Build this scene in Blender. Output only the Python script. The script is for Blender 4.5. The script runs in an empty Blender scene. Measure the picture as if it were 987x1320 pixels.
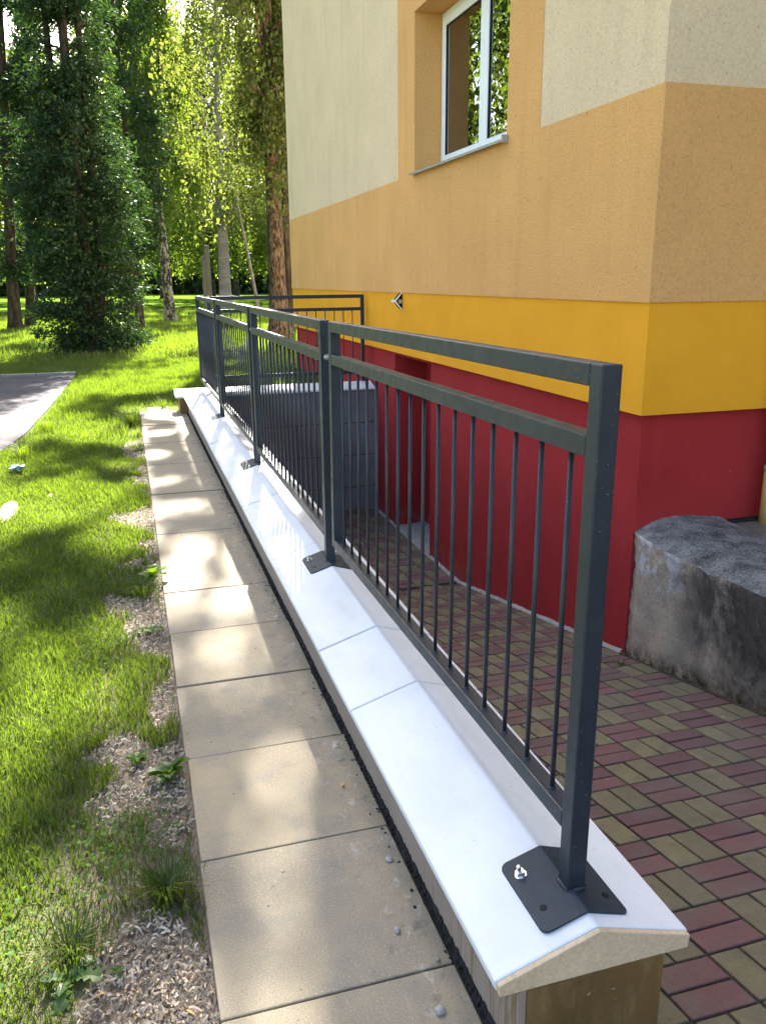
import bpy, bmesh, math, random
import numpy as np
from mathutils import Vector, Matrix
random.seed(7)
RNG = np.random.default_rng(11)
SC = bpy.context.scene
COL = SC.collection
R = math.radians

# ------------------------------------------------------------------ camera
cam = bpy.data.cameras.new('camera'); camo = bpy.data.objects.new('camera', cam); COL.objects.link(camo)
YAW, PITCH, ROLL = 0.29296, 0.27530, -0.00863
fwd = Vector((math.sin(YAW)*math.cos(PITCH), math.cos(YAW)*math.cos(PITCH), -math.sin(PITCH)))
rt0 = Vector((math.cos(YAW), -math.sin(YAW), 0)); up0 = rt0.cross(fwd)
rt = math.cos(ROLL)*rt0 + math.sin(ROLL)*up0; up = -math.sin(ROLL)*rt0 + math.cos(ROLL)*up0
M = Matrix((rt, up, -fwd)).transposed().to_4x4(); M.translation = Vector((-0.5592, 0, 1.4533))
camo.matrix_world = M
cam.sensor_fit = 'VERTICAL'; cam.sensor_height = 36; cam.lens = 36*1061.4/1320
cam.clip_start = 0.05; cam.clip_end = 2000
SC.camera = camo

# ------------------------------------------------------------------ light
SUN_AZ, SUN_EL = 11.0, 39.0          # azimuth east of +Y, elevation
SKY_STRENGTH, SUN_STRENGTH, EXPOSURE = 0.05, 5.0, 3.75
w = bpy.data.worlds.new('World'); SC.world = w; w.use_nodes = True
nt = w.node_tree
sky = nt.nodes.new('ShaderNodeTexSky'); sky.sky_type = 'NISHITA'; sky.sun_disc = False
sky.sun_elevation = R(SUN_EL); sky.sun_rotation = R(SUN_AZ)
sky.air_density = 1.0; sky.dust_density = 3.0; sky.ozone_density = 1.0
bg = nt.nodes['Background']; bg.inputs['Strength'].default_value = SKY_STRENGTH
hs = nt.nodes.new('ShaderNodeHueSaturation'); hs.inputs['Saturation'].default_value = 1.0
tint = nt.nodes.new('ShaderNodeMix'); tint.data_type = 'RGBA'; tint.blend_type = 'MULTIPLY'; tint.inputs[0].default_value = 1; tint.inputs[7].default_value = (1.03, 1.0, .96, 1)
nt.links.new(sky.outputs[0], hs.inputs['Color']); nt.links.new(hs.outputs[0], tint.inputs[6]); nt.links.new(tint.outputs[2], bg.inputs['Color'])
sl = bpy.data.lights.new('sun', 'SUN'); sl.energy = SUN_STRENGTH; sl.angle = R(0.53); sl.color = (1, .95, .86)
so = bpy.data.objects.new('sun', sl); COL.objects.link(so)
sd = Vector((math.sin(R(SUN_AZ))*math.cos(R(SUN_EL)), math.cos(R(SUN_AZ))*math.cos(R(SUN_EL)), math.sin(R(SUN_EL))))
so.rotation_euler = sd.to_track_quat('Z', 'Y').to_euler(); so.location = (5, 30, 30)
SC.view_settings.view_transform = 'Standard'; SC.view_settings.look = 'None'
SC.view_settings.gamma = 1; SC.view_settings.exposure = EXPOSURE
SC.cycles.max_bounces = 8; SC.cycles.diffuse_bounces = 4; SC.cycles.transmission_bounces = 6
SC.cycles.transparent_max_bounces = 8; SC.cycles.sample_clamp_indirect = 6

# ------------------------------------------------------------------ node helpers
class NT:
    def __init__(s, name):
        s.m = bpy.data.materials.new(name); s.m.use_nodes = True; s.t = s.m.node_tree
        s.t.nodes.clear(); s.out = s.n('ShaderNodeOutputMaterial')
    def n(s, typ, **kw):
        nd = s.t.nodes.new(typ)
        for k, v in kw.items(): setattr(nd, k, v)
        return nd
    def set(s, sock, v):
        if isinstance(v, bpy.types.NodeSocket): s.t.links.new(v, sock)
        elif isinstance(v, (tuple, list)) and len(v) == 3 and sock.type == 'RGBA': sock.default_value = (*v, 1)
        else: sock.default_value = v
    def pos(s, scale=(1,1,1)):
        g = s.n('ShaderNodeNewGeometry')
        if scale == (1,1,1): return g.outputs['Position']
        v = s.n('ShaderNodeVectorMath', operation='MULTIPLY'); s.t.links.new(g.outputs['Position'], v.inputs[0]); v.inputs[1].default_value = scale
        return v.outputs[0]
    def noise(s, scale, detail=4, rough=.55, vec=None, dist=0):
        nd = s.n('ShaderNodeTexNoise'); nd.inputs['Scale'].default_value = scale; nd.inputs['Detail'].default_value = detail
        nd.inputs['Roughness'].default_value = rough; nd.inputs['Distortion'].default_value = dist
        s.t.links.new(vec if vec is not None else s.pos(), nd.inputs['Vector']); return nd.outputs['Fac']
    def ramp(s, fac, *stops):
        nd = s.n('ShaderNodeValToRGB'); s.t.links.new(fac, nd.inputs[0]); el = nd.color_ramp.elements
        while len(el) < len(stops): el.new(.5)
        for e, (p, c) in zip(el, stops):
            e.position = p; e.color = (*c, 1) if isinstance(c, tuple) else (c, c, c, 1)
        return nd.outputs[0]
    def mix(s, fac, a, b, mode='MIX'):
        nd = s.n('ShaderNodeMix', data_type='RGBA', blend_type=mode)
        s.set(nd.inputs[0], fac); s.set(nd.inputs[6], a); s.set(nd.inputs[7], b); return nd.outputs[2]
    def math(s, op, a, b=0.0):
        nd = s.n('ShaderNodeMath', operation=op); s.set(nd.inputs[0], a); s.set(nd.inputs[1], b); return nd.outputs[0]
    def rng(s, v, a, b, c=0., d=1.):
        nd = s.n('ShaderNodeMapRange'); s.set(nd.inputs[0], v); nd.inputs[1].default_value = a; nd.inputs[2].default_value = b
        nd.inputs[3].default_value = c; nd.inputs[4].default_value = d; return nd.outputs[0]
    def xyz(s, i):
        nd = s.n('ShaderNodeSeparateXYZ'); s.t.links.new(s.pos(), nd.inputs[0]); return nd.outputs[i]
    def bump(s, h, strength=.3, dist=.01):
        nd = s.n('ShaderNodeBump'); nd.inputs['Strength'].default_value = strength; nd.inputs['Distance'].default_value = dist
        s.t.links.new(h, nd.inputs['Height']); return nd.outputs[0]
    def bsdf(s, col, rough=.8, bump=None, metal=0, spec=.5, **kw):
        b = s.n('ShaderNodeBsdfPrincipled'); s.set(b.inputs['Base Color'], col); s.set(b.inputs['Roughness'], rough)
        b.inputs['Metallic'].default_value = metal; b.inputs['Specular IOR Level'].default_value = spec
        if bump is not None: s.t.links.new(bump, b.inputs['Normal'])
        s.t.links.new(b.outputs[0], s.out.inputs[0]); return b

def speckled(name, c1, c2, big=3, fine=150, famt=.35, rough=.85, bstr=.3, bdist=.004, bscale=160, spec=.3, rand=0., streak=None):
    m = NT(name)
    c = m.mix(m.rng(m.noise(big, 5), .3, .7), c1, c2)
    f = m.noise(fine, 3, .7)
    c = m.mix(famt, c, m.ramp(f, (.3, .25), (.7, .75)), 'OVERLAY')
    if streak:
        s = m.noise(1, 4, .6, m.pos((9, 9, .5)))
        c = m.mix(m.math('MULTIPLY', m.rng(s, .52, .75), streak[0]), c, streak[1])
    if rand:
        oi = m.n('ShaderNodeObjectInfo'); c = m.mix(m.rng(oi.outputs['Random'], 0, 1, 0, rand), c, tuple(x*.45 for x in c1))
    m.bsdf(c, rough, m.bump(m.noise(bscale, 2, .6), bstr, bdist), spec=spec); return m.m

def plaster(name, c, dark):
    m = NT(name)
    col = m.mix(m.rng(m.noise(1.3, 5), .3, .75), c, tuple(x*.86 for x in c))
    st = m.noise(1, 5, .6, m.pos((5, 5, .5)))
    col = m.mix(m.math('MULTIPLY', m.rng(st, .5, .8), .30), col, dark)
    g2 = m.noise(62, 5, .8); g3 = m.noise(130, 3, .8)
    col = m.mix(m.rng(g2, .50, .72, 0, .75), col, dark)
    col = m.mix(m.rng(g3, .55, .75, 0, .6), col, tuple(x*.7 for x in dark))
    col = m.mix(m.rng(g2, .46, .30, 0, .5), col, tuple(min(.9, x*1.18) for x in c))
    pit = m.noise(24, 3, .75)
    col = m.mix(m.rng(pit, .66, .72, 0, .6), col, tuple(x*.5 for x in dark))
    h = m.math('ADD', g2, m.math('MULTIPLY', g3, .6))
    m.bsdf(col, .95, m.bump(h, .9, .012), spec=.1); return m.m

# ------------------------------------------------------------------ materials
MAT = {}
MAT['cream'] = plaster('cream roughcast', (.88, .67, .435), (.55, .39, .24))
MAT['cream_light'] = plaster('light cream roughcast', (.84, .72, .46), (.6, .48, .28))
MAT['orange'] = plaster('orange roughcast', (.87, .46, .17), (.52, .27, .10))
m = NT('yellow render'); c = m.mix(m.rng(m.noise(2.2, 5), .3, .7), (.83, .37, .025), (.76, .33, .020))
c = m.mix(m.rng(m.noise(60, 3, .7), .6, .8, 0, .25), c, (.45, .24, .02))
m.bsdf(c, .9, m.bump(m.noise(110, 4, .75), .6, .006), spec=.12); MAT['yellow'] = m.m
m = NT('red render'); c = m.mix(m.rng(m.noise(2.0, 5), .3, .7), (.35, .031, .032), (.295, .023, .024))
c = m.mix(m.rng(m.noise(1, 4, .6, m.pos((14, 14, .7))), .55, .85, 0, .3), c, (.36, .06, .06))
c = m.mix(m.rng(m.noise(46, 2, .5), .77, .80, 0, .6), c, (.45, .25, .2))
c = m.mix(m.math('MULTIPLY', m.rng(m.xyz(2), -1.32, -1.05, 1, 0), m.rng(m.noise(9, 4), .4, .65, 0, .5)), c, (.22, .14, .12))
m.bsdf(c, .9, m.bump(m.noise(100, 4, .7), .45, .005), spec=.12); MAT['red'] = m.m
m = NT('white cap render'); c = m.mix(m.rng(m.noise(4, 5), .35, .7), (.62, .635, .665), (.55, .565, .59))
c = m.mix(m.rng(m.noise(11, 6, .7), .58, .75, 0, .35), c, (.50, .50, .49))
c = m.mix(m.rng(m.noise(2.3, 5, .65, m.pos((2.5, .8, 1))), .50, .72, 0, .55), c, (.46, .45, .42))
c = m.mix(m.rng(m.noise(26, 6, .8), .60, .70, 0, .45), c, (.42, .41, .39))
c = m.mix(m.rng(m.noise(75, 2, .5), .74, .77, 0, .7), c, (.38, .36, .33))
oi = m.n('ShaderNodeObjectInfo'); c = m.mix(m.rng(oi.outputs['Random'], 0, 1, 0, .12), c, (.60, .59, .56))
m.bsdf(c, .6, m.bump(m.noise(60, 4, .6), .12, .003), spec=.35); MAT['cap'] = m.m
MAT['cap_end'] = speckled('sand coloured cap end', (.56, .42, .28), (.48, .355, .235), 6, 120, .3, .85)  # end face coloured warmer than the white caps
m = NT('brown wall coating'); c = m.mix(m.rng(m.noise(5, 5), .3, .7), (.150, .082, .026), (.095, .055, .018))
c = m.mix(m.rng(m.noise(14, 5, .7, m.pos((1.6, 1.6, .5))), .5, .75, 0, .8), c, (.20, .14, .065))
c = m.mix(m.rng(m.noise(55, 2), .74, .78, 0, .7), c, (.4, .33, .24))
m.bsdf(c, .55, m.bump(m.noise(90, 4), .2, .003), spec=.35); MAT['brown'] = m.m
m = NT('taupe wall render'); c = m.mix(m.rng(m.noise(4, 5), .3, .7), (.27, .215, .175), (.225, .18, .145))
st = m.math('MULTIPLY', m.rng(m.noise(1, 4, .6, m.pos((40, 34, 2.2)), 1.5), .5, .62), m.rng(m.xyz(1), 1.1, 1.75, .9, 0))
c = m.mix(st, c, (.12, .075, .03))
m.bsdf(c, .8, m.bump(m.noise(110, 3), .2, .003), spec=.2); MAT['taupe'] = m.m
# slabs
m = NT('path slab concrete'); oi = m.n('ShaderNodeObjectInfo')
c = m.mix(m.rng(m.noise(3.2, 6, .62), .32, .7), (.30, .245, .160), (.21, .176, .125))
c = m.mix(m.rng(oi.outputs['Random'], 0, 1, 0, .35), c, (.19, .17, .135))
c = m.mix(m.rng(m.noise(7, 6, .7), .50, .70, 0, .7), c, (.165, .155, .135))
c = m.mix(m.rng(m.noise(260, 2, .6), .5, .72, 0, .55), c, (.15, .13, .10))
c = m.mix(m.rng(m.noise(330, 1, .5), .62, .7, 0, .5), c, (.52, .46, .36))
c = m.mix(m.rng(m.noise(38, 3, .55), .70, .735, 0, .8), c, (.085, .075, .065))
wx = m.rng(m.xyz(0), -.16, -.05, 0, 1)
c = m.mix(m.math('MULTIPLY', m.rng(m.noise(17, 5, .7, m.pos((1.3, .8, 1))), .58, .70, 0, .7), wx), c, (.47, .45, .42))
c = m.mix(m.math('MULTIPLY', m.rng(m.noise(21, 5, .7), .56, .68, 0, .75), wx), c, (.10, .09, .08))
m.bsdf(c, .82, m.bump(m.noise(240, 3, .7), .35, .002), spec=.3); MAT['slab'] = m.m
def paver_mat(name, c1, c2, c3):
    m = NT(name); oi = m.n('ShaderNodeObjectInfo'); g = m.n('ShaderNodeNewGeometry')
    rnd = m.math('FRACT', m.math('ADD', oi.outputs['Random'], g.outputs['Random Per Island']))
    c = m.mix(rnd, c1, c2)
    c = m.mix(m.rng(m.noise(9, 6, .7), .40, .68, 0, .85), c, c3)
    c = m.mix(m.rng(m.noise(300, 2, .6), .5, .75, 0, .5), c, tuple(x*.5 for x in c1))
    c = m.mix(m.rng(m.noise(380, 1), .62, .72, 0, .35), c, tuple(min(1, x*2.2+.03) for x in c1))
    c = m.mix(m.rng(m.noise(13, 3, .5), .735, .76, 0, .65), c, (.36, .34, .31))
    c = m.mix(m.rng(m.noise(2.2, 5, .7), .48, .72, 0, .6), c, (.125, .112, .085))
    c = m.mix(m.rng(m.noise(34, 5, .8), .56, .70, 0, .6), c, (.045, .042, .032))
    m.bsdf(c, .74, m.bump(m.noise(260, 3, .7), .45, .002), spec=.35); return m.m
MAT['paver_red'] = paver_mat('red paver', (.142, .060, .060), (.082, .037, .041), (.088, .062, .058))
MAT['paver_olive'] = paver_mat('olive paver', (.165, .138, .072), (.105, .091, .050), (.086, .076, .053))
MAT['joint'] = speckled('dark joint sand', (.020, .017, .014), (.045, .038, .030), 12, 220, .4, .95, rand=0)
MAT['concrete'] = speckled('grey concrete', (.185, .165, .165), (.135, .12, .122), 4, 140, .4, .9, .4, .004, 80, rand=.25)
MAT['soil_dark'] = speckled('dark crumbly soil', (.075, .052, .030), (.035, .027, .020), 30, 160, .5, .95, 1., .02, 70)
MAT['skirt'] = speckled('pale mortar', (.33, .31, .29), (.22, .2, .19), 14, 120, .5, .95, .7, .01, 60)
# anthracite steel
m = NT('anthracite powder coat'); c = m.mix(m.rng(m.noise(14, 4), .3, .7), (.013, .018, .028), (.019, .026, .038))
c = m.mix(m.rng(m.noise(210, 1, .5), .775, .79, 0, .7), c, (.5, .5, .48))
c = m.mix(m.rng(m.noise(30, 5, .7), .62, .75, 0, .35), c, (.035, .034, .033))
m.bsdf(c, m.rng(m.noise(22, 4), .3, .7, .36, .52), m.bump(m.noise(420, 2), .06, .001), spec=.38); MAT['steel'] = m.m
m = NT('base plate paint'); c = m.mix(m.rng(m.noise(24, 5, .7), .35, .7), (.018, .027, .040), (.030, .040, .052))
m.bsdf(c, .58, m.bump(m.noise(300, 2), .06, .001), spec=.22); MAT['plate'] = m.m
m = NT('galvanised bolt'); m.bsdf(m.mix(m.noise(120), (.75, .75, .74), (.5, .5, .5)), .28, metal=1); MAT['zinc'] = m.m
m = NT('white window plastic'); m.bsdf(m.mix(m.noise(6), (.84, .84, .85), (.78, .78, .79)), .35, spec=.5); MAT['pvc'] = m.m
m = NT('dark rubber seal'); m.bsdf((.02, .02, .02), .6); MAT['seal'] = m.m
m = NT('window glass'); fr = m.n('ShaderNodeFresnel'); fr.inputs[0].default_value = 3.0
tr = m.n('ShaderNodeBsdfTransparent'); tr.inputs[0].default_value = (.75, .8, .78, 1)
gl = m.n('ShaderNodeBsdfGlossy'); gl.inputs['Roughness'].default_value = 0.005
gl.inputs[0].default_value = (.92, .95, .95, 1)
ms = m.n('ShaderNodeMixShader'); m.t.links.new(fr.outputs[0], ms.inputs[0]); m.t.links.new(tr.outputs[0], ms.inputs[1]); m.t.links.new(gl.outputs[0], ms.inputs[2])
m.t.links.new(ms.outputs[0], m.out.inputs[0]); MAT['glass'] = m.m
m = NT('room interior'); m.bsdf(m.mix(m.noise(2), (.30, .24, .17), (.22, .18, .13)), .9); MAT['room'] = m.m
m = NT('grey net curtain'); m.bsdf(m.mix(m.noise(1, 3, .5, m.pos((1, 26, .2))), (.80, .70, .52), (.6, .5, .36)), .9); MAT['curtain'] = m.m
m = NT('sheet metal sill'); m.bsdf(m.mix(m.noise(20, 4), (.42, .40, .37), (.30, .28, .26)), .45, metal=.3); MAT['sill'] = m.m
m = NT('black membrane'); m.bsdf(m.mix(m.noise(60, 3), (.012, .012, .013), (.03, .028, .027)), .9, spec=.1); MAT['black'] = m.m
m = NT('lamp white enamel'); m.bsdf((.78, .76, .76), .35); MAT['lampwhite'] = m.m
m = NT('lamp lens'); m.bsdf((.42, .36, .22), .25); MAT['lens'] = m.m
MAT['pipe'] = speckled('ochre downpipe paint', (.60, .40, .13), (.52, .34, .10), 5, 90, .15, .5, .1)
MAT['asphalt'] = speckled('grey asphalt', (.090, .084, .089), (.066, .062, .066), 3, 190, .6, 1., .6, .006, 190, spec=.05)
MAT['kerb'] = speckled('weathered kerb', (.33, .30, .25), (.24, .22, .18), 9, 130, .4, .9, .5, .005, 90, rand=.3)
# rough old wall
RS_, RZ_ = -.1843, -.286+.1843*1.2
m = NT('weathered old concrete')
n1 = m.noise(3.0, 6, .62); n2 = m.noise(9, 6, .7); zc = m.xyz(2); yc = m.xyz(1)
c = m.mix(m.rng(n2, .3, .7), (.66, .54, .41), (.50, .40, .30))
c = m.mix(m.rng(m.noise(120, 4, .7), .45, .75, 0, .5), c, (.21, .165, .13))
flake = m.math('MULTIPLY', m.rng(m.noise(9.5, 6, .62, m.pos((1, 1.3, 1.0))), .50, .53), m.math('MULTIPLY', m.rng(yc, 3.45, 3.72), m.rng(zc, -.36, -.17)))
c = m.mix(m.math('MULTIPLY', flake, .9), c, (.66, .65, .66))
st = m.noise(1, 6, .65, m.pos((1.6, 2.6, 1.0)), .4)
stain = m.math('MULTIPLY', m.rng(st, .37, .52), m.math('MULTIPLY', m.rng(yc, 3.70, 3.40), m.rng(zc, -.72, -.38)))
c = m.mix(m.math('MULTIPLY', stain, .88), c, (.050, .045, .047))
low = m.math('MULTIPLY', m.rng(m.noise(14, 5, .7), .46, .6), m.rng(m.math('SUBTRACT', yc, zc), 4.2, 3.4))
c = m.mix(m.math('MULTIPLY', low, .75), c, (.05, .042, .038))
foot = m.math('SUBTRACT', zc, m.math('ADD', m.math('MULTIPLY', yc, RS_), RZ_)); c = m.mix(m.math('MULTIPLY', m.rng(foot, .13, .02), m.rng(m.noise(16, 5, .7), .3, .6)), c, (.075, .050, .024))
c = m.mix(m.math('MULTIPLY', m.rng(m.noise(55, 5, .8), .54, .66), .6), c, (.07, .06, .055))
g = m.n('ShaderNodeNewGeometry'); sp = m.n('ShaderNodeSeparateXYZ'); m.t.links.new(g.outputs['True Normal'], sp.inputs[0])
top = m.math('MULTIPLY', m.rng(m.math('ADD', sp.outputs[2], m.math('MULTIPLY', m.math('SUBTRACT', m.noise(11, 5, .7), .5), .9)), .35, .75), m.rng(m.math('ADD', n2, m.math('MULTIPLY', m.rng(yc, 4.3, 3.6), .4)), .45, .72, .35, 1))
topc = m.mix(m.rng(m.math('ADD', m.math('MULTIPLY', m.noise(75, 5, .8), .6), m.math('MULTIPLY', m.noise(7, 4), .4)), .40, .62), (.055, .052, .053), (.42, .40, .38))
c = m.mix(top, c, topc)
m.bsdf(c, .97, m.bump(m.math('ADD', m.noise(70, 8, .85), m.math('MULTIPLY', flake, .15)), 1., .022), spec=.1); MAT['oldwall'] = m.m
# ground
m = NT('lawn soil'); dist = m.xyz(1)
soil = m.mix(m.rng(m.noise(22, 6, .7), .35, .68), (.25, .20, .155), (.14, .112, .085))
soil = m.mix(m.rng(m.noise(160, 3, .7), .45, .7, 0, .6), soil, (.24, .2, .165))
turf = m.mix(m.rng(m.noise(1.4, 6, .7), .35, .68), (.040, .082, .008), (.065, .10, .014))
turf = m.mix(m.rng(m.noise(.5, 4), .56, .75, 0, .6), turf, (.09, .085, .03))
near = m.rng(dist, 4.0, 12.0)
nearx = m.math('MAXIMUM', near, m.rng(m.xyz(0), -.72, -.95, 0, .8))
c = m.mix(nearx, soil, turf)
m.bsdf(c, 1.0, m.bump(m.noise(70, 5, .7), .9, .02), spec=0); MAT['ground'] = m.m
MAT['mulch'] = None
m = NT('dry bark chips'); g = m.n('ShaderNodeNewGeometry')
c = m.ramp(g.outputs['Random Per Island'], (0, (.11, .085, .062)), (.4, (.27, .21, .15)), (.8, (.42, .34, .25)), (1, (.54, .45, .35)))
c = m.mix(m.rng(m.noise(180, 3), .4, .7, 0, .5), c, (.09, .07, .055)); m.bsdf(c, .9); MAT['mulch'] = m.m

def leafmat(name, stops, tr, trw, rough=.5, gloss=.06):
    """diffuse + translucent leaf, colour varies per leaf"""
    m = NT(name); g = m.n('ShaderNodeNewGeometry'); rnd = g.outputs['Random Per Island']
    c = m.ramp(rnd, *stops); patch = m.rng(m.noise(.9, 3), .3, .7, .7, 1.2)
    hs = m.n('ShaderNodeHueSaturation'); m.set(hs.inputs['Color'], c); m.set(hs.inputs['Value'], patch); c = hs.outputs[0]
    d = m.n('ShaderNodeBsdfDiffuse'); m.t.links.new(c, d.inputs[0])
    t = m.n('ShaderNodeBsdfTranslucent'); m.set(t.inputs[0], m.mix(m.math('MULTIPLY', rnd, .5), tr, tuple(x*.6 for x in tr)))
    a = m.n('ShaderNodeMixShader'); a.inputs[0].default_value = trw; m.t.links.new(d.outputs[0], a.inputs[1]); m.t.links.new(t.outputs[0], a.inputs[2])
    gl = m.n('ShaderNodeBsdfGlossy'); gl.inputs['Roughness'].default_value = rough; gl.inputs[0].default_value = (1, 1, 1, 1)
    b = m.n('ShaderNodeMixShader'); b.inputs[0].default_value = gloss; m.t.links.new(a.outputs[0], b.inputs[1]); m.t.links.new(gl.outputs[0], b.inputs[2])
    m.t.links.new(b.outputs[0], m.out.inputs[0]); return m.m
MAT['thuja'] = leafmat('conifer sprays', ((0, (.009, .028, .011)), (.5, (.016, .045, .016)), (1, (.032, .068, .020))), (.04, .085, .012), .25, .5, .02)
MAT['birch_leaf'] = leafmat('birch leaves', ((0, (.045, .085, .014)), (.6, (.065, .11, .018)), (1, (.10, .13, .022))), (.17, .245, .02), .40, .5, .012)
MAT['olive_leaf'] = leafmat('dull olive leaves', ((0, (.040, .065, .016)), (.6, (.055, .080, .018)), (1, (.09, .095, .02))), (.15, .185, .025), .36, .5, .012)
MAT['maple_leaf'] = leafmat('bright maple leaves', ((0, (.05, .10, .012)), (.6, (.08, .13, .016)), (1, (.12, .15, .02))), (.155, .22, .016), .40, .5, .01)
MAT['wood_leaf'] = leafmat('far wood leaves', ((0, (.015, .032, .010)), (1, (.035, .06, .014))), (.10, .15, .02), .3, .5, .03)
MAT['grass'] = leafmat('grass blades', ((0, (.032, .066, .010)), (.55, (.048, .083, .012)), (.76, (.075, .095, .022)), (.86, (.15, .13, .06)), (1, (.24, .20, .11))), (.165, .25, .013), .37, .5, .015)
MAT['weed'] = leafmat('weed leaves', ((0, (.045, .10, .018)), (1, (.085, .14, .025))), (.28, .46, .02), .42, .5, .025)
MAT['clover'] = leafmat('clover leaves', ((0, (.045, .10, .022)), (1, (.07, .13, .03))), (.20, .34, .025), .40, .6, .004)
MAT['deadleaf'] = leafmat('dry leaf', ((0, (.36, .20, .06)), (1, (.45, .26, .08))), (.4, .25, .06), .35)
def bark(name, c1, c2, sc=(10, 10, 2.5), lo=.42, hi=.6, bs=1., bd=.04):
    m = NT(name); n1 = m.noise(1, 6, .65, m.pos(sc), .3); c = m.mix(m.rng(n1, lo, hi), c1, c2)
    c = m.mix(m.rng(m.noise(6, 4), .55, .75, 0, .4), c, (.10, .12, .06))
    m.bsdf(c, .9, m.bump(n1, bs, bd), spec=.15); return m.m
MAT['bark_birch'] = bark('birch bark', (.035, .03, .025), (.27, .24, .20), (7, 7, 5), .48, .56)
MAT['bark_flaky'] = bark('flaky reddish bark', (.018, .011, .008), (.105, .072, .052), (16, 16, 6), .42, .60)
MAT['bark_grey'] = bark('grey ringed bark', (.17, .145, .13), (.24, .205, .185), (1.2, 1.2, 4), .45, .6, .4)
MAT['bark_dark'] = bark('dark bark', (.018, .014, .011), (.055, .043, .033), (9, 9, 2))
m = NT('grey green painted metal'); m.bsdf(m.mix(m.noise(4, 4), (.032, .044, .038), (.022, .032, .028)), .5); MAT['postpaint'] = m.m
m = NT('pale blue plastic scrap'); m.bsdf((.22, .36, .40), .5); MAT['scrap'] = m.m
m = NT('pebble'); m.bsdf(m.mix(m.noise(90), (.34, .32, .31), (.2, .19, .18)), .85); MAT['pebble'] = m.m

# ------------------------------------------------------------------ object helpers
def link(name, me, mat=None, parent=None, loc=None):
    o = bpy.data.objects.new(name, me); COL.objects.link(o)
    if mat is not None and me is not None and not me.materials: me.materials.append(MAT[mat] if isinstance(mat, str) else mat)
    if parent is not None: o.parent = parent
    if loc is not None: o.location = loc
    return o
def tag(o, label=None, cat=None, group=None, kind=None):
    for k, v in (('label', label), ('category', cat), ('group', group), ('kind', kind)):
        if v: o[k] = v
    return o
def empty(name, label, cat, loc=(0, 0, 0), group=None):
    o = bpy.data.objects.new(name, None); COL.objects.link(o); o.location = loc; o.empty_display_size = .1
    return tag(o, label, cat, group)
class MB:
    def __init__(s): s.bm = bmesh.new()
    def box(s, a, b, bev=0, seg=1):
        t = bmesh.new(); bmesh.ops.create_cube(t, size=1)
        for v in t.verts: v.co = Vector([(a[i]+b[i])/2 + v.co[i]*(b[i]-a[i]) for i in range(3)])
        if bev: bmesh.ops.bevel(t, geom=t.edges[:], offset=bev, segments=seg, affect='EDGES', profile=.5)
        s._add(t); return s
    def prism(s, pts, ax, a, b, bev=0):
        """2-D outline pts extruded along axis ax from a to b; pts are the two other coords in xyz order"""
        t = bmesh.new()
        def P(p, q): l = list(p); l.insert(ax, q); return l
        v0 = [t.verts.new(P(p, a)) for p in pts]; v1 = [t.verts.new(P(p, b)) for p in pts]; n = len(pts)
        t.faces.new(v0); t.faces.new(v1[::-1])
        for i in range(n): t.faces.new((v0[i], v1[i], v1[(i+1) % n], v0[(i+1) % n]))
        bmesh.ops.recalc_face_normals(t, faces=t.faces[:])
        if bev: bmesh.ops.bevel(t, geom=t.edges[:], offset=bev, segments=2, affect='EDGES', profile=.5)
        s._add(t); return s
    def cyl(s, p, q, r, n=10, r2=None):
        p, q = Vector(p), Vector(q); d = q-p; t = bmesh.new()
        bmesh.ops.create_cone(t, cap_ends=True, segments=n, radius1=r, radius2=r if r2 is None else r2, depth=d.length)
        bmesh.ops.transform(t, matrix=Matrix.Translation((p+q)/2) @ d.to_track_quat('Z', 'Y').to_matrix().to_4x4(), verts=t.verts)
        s._add(t); return s
    def _add(s, t):
        me = bpy.data.meshes.new('tmp'); t.to_mesh(me); t.free(); s.bm.from_mesh(me); bpy.data.meshes.remove(me)
    def mesh(s, name, smooth=False):
        me = bpy.data.meshes.new(name); s.bm.to_mesh(me); s.bm.free()
        if smooth:
            for p in me.polygons: p.use_smooth = True
        return me
    def obj(s, name, mat, parent=None, smooth=False, loc=None): return link(name, s.mesh(name, smooth), mat, parent, loc)
def npmesh(name, V, F):
    """F: (n,k) array of equal sized faces"""
    V = np.asarray(V, np.float32); F = np.asarray(F, np.int32); k = F.shape[1]
    me = bpy.data.meshes.new(name); me.vertices.add(len(V)); me.vertices.foreach_set('co', V.ravel())
    me.loops.add(F.size); me.loops.foreach_set('vertex_index', F.ravel())
    me.polygons.add(len(F)); me.polygons.foreach_set('loop_start', np.arange(len(F), dtype=np.int32)*k)
    me.polygons.foreach_set('loop_total', np.full(len(F), k, np.int32)); me.update(calc_edges=True); return me
def vnoise(x, y, s, seed=0):
    """smooth 2-D value noise in 0..1"""
    x = np.asarray(x)*s; y = np.asarray(y)*s; xi = np.floor(x).astype(np.int64); yi = np.floor(y).astype(np.int64); fx = x-xi; fy = y-yi
    fx = fx*fx*(3-2*fx); fy = fy*fy*(3-2*fy)
    def h(a, b):
        n = (a*374761393 + b*668265263 + seed*1442695041) & 0x7fffffff; n = ((n ^ (n >> 13))*1274126177) & 0x7fffffff
        return ((n ^ (n >> 16)) & 0xffff)/65535.
    return (h(xi, yi)*(1-fx)+h(xi+1, yi)*fx)*(1-fy) + (h(xi, yi+1)*(1-fx)+h(xi+1, yi+1)*fx)*fy

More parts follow.
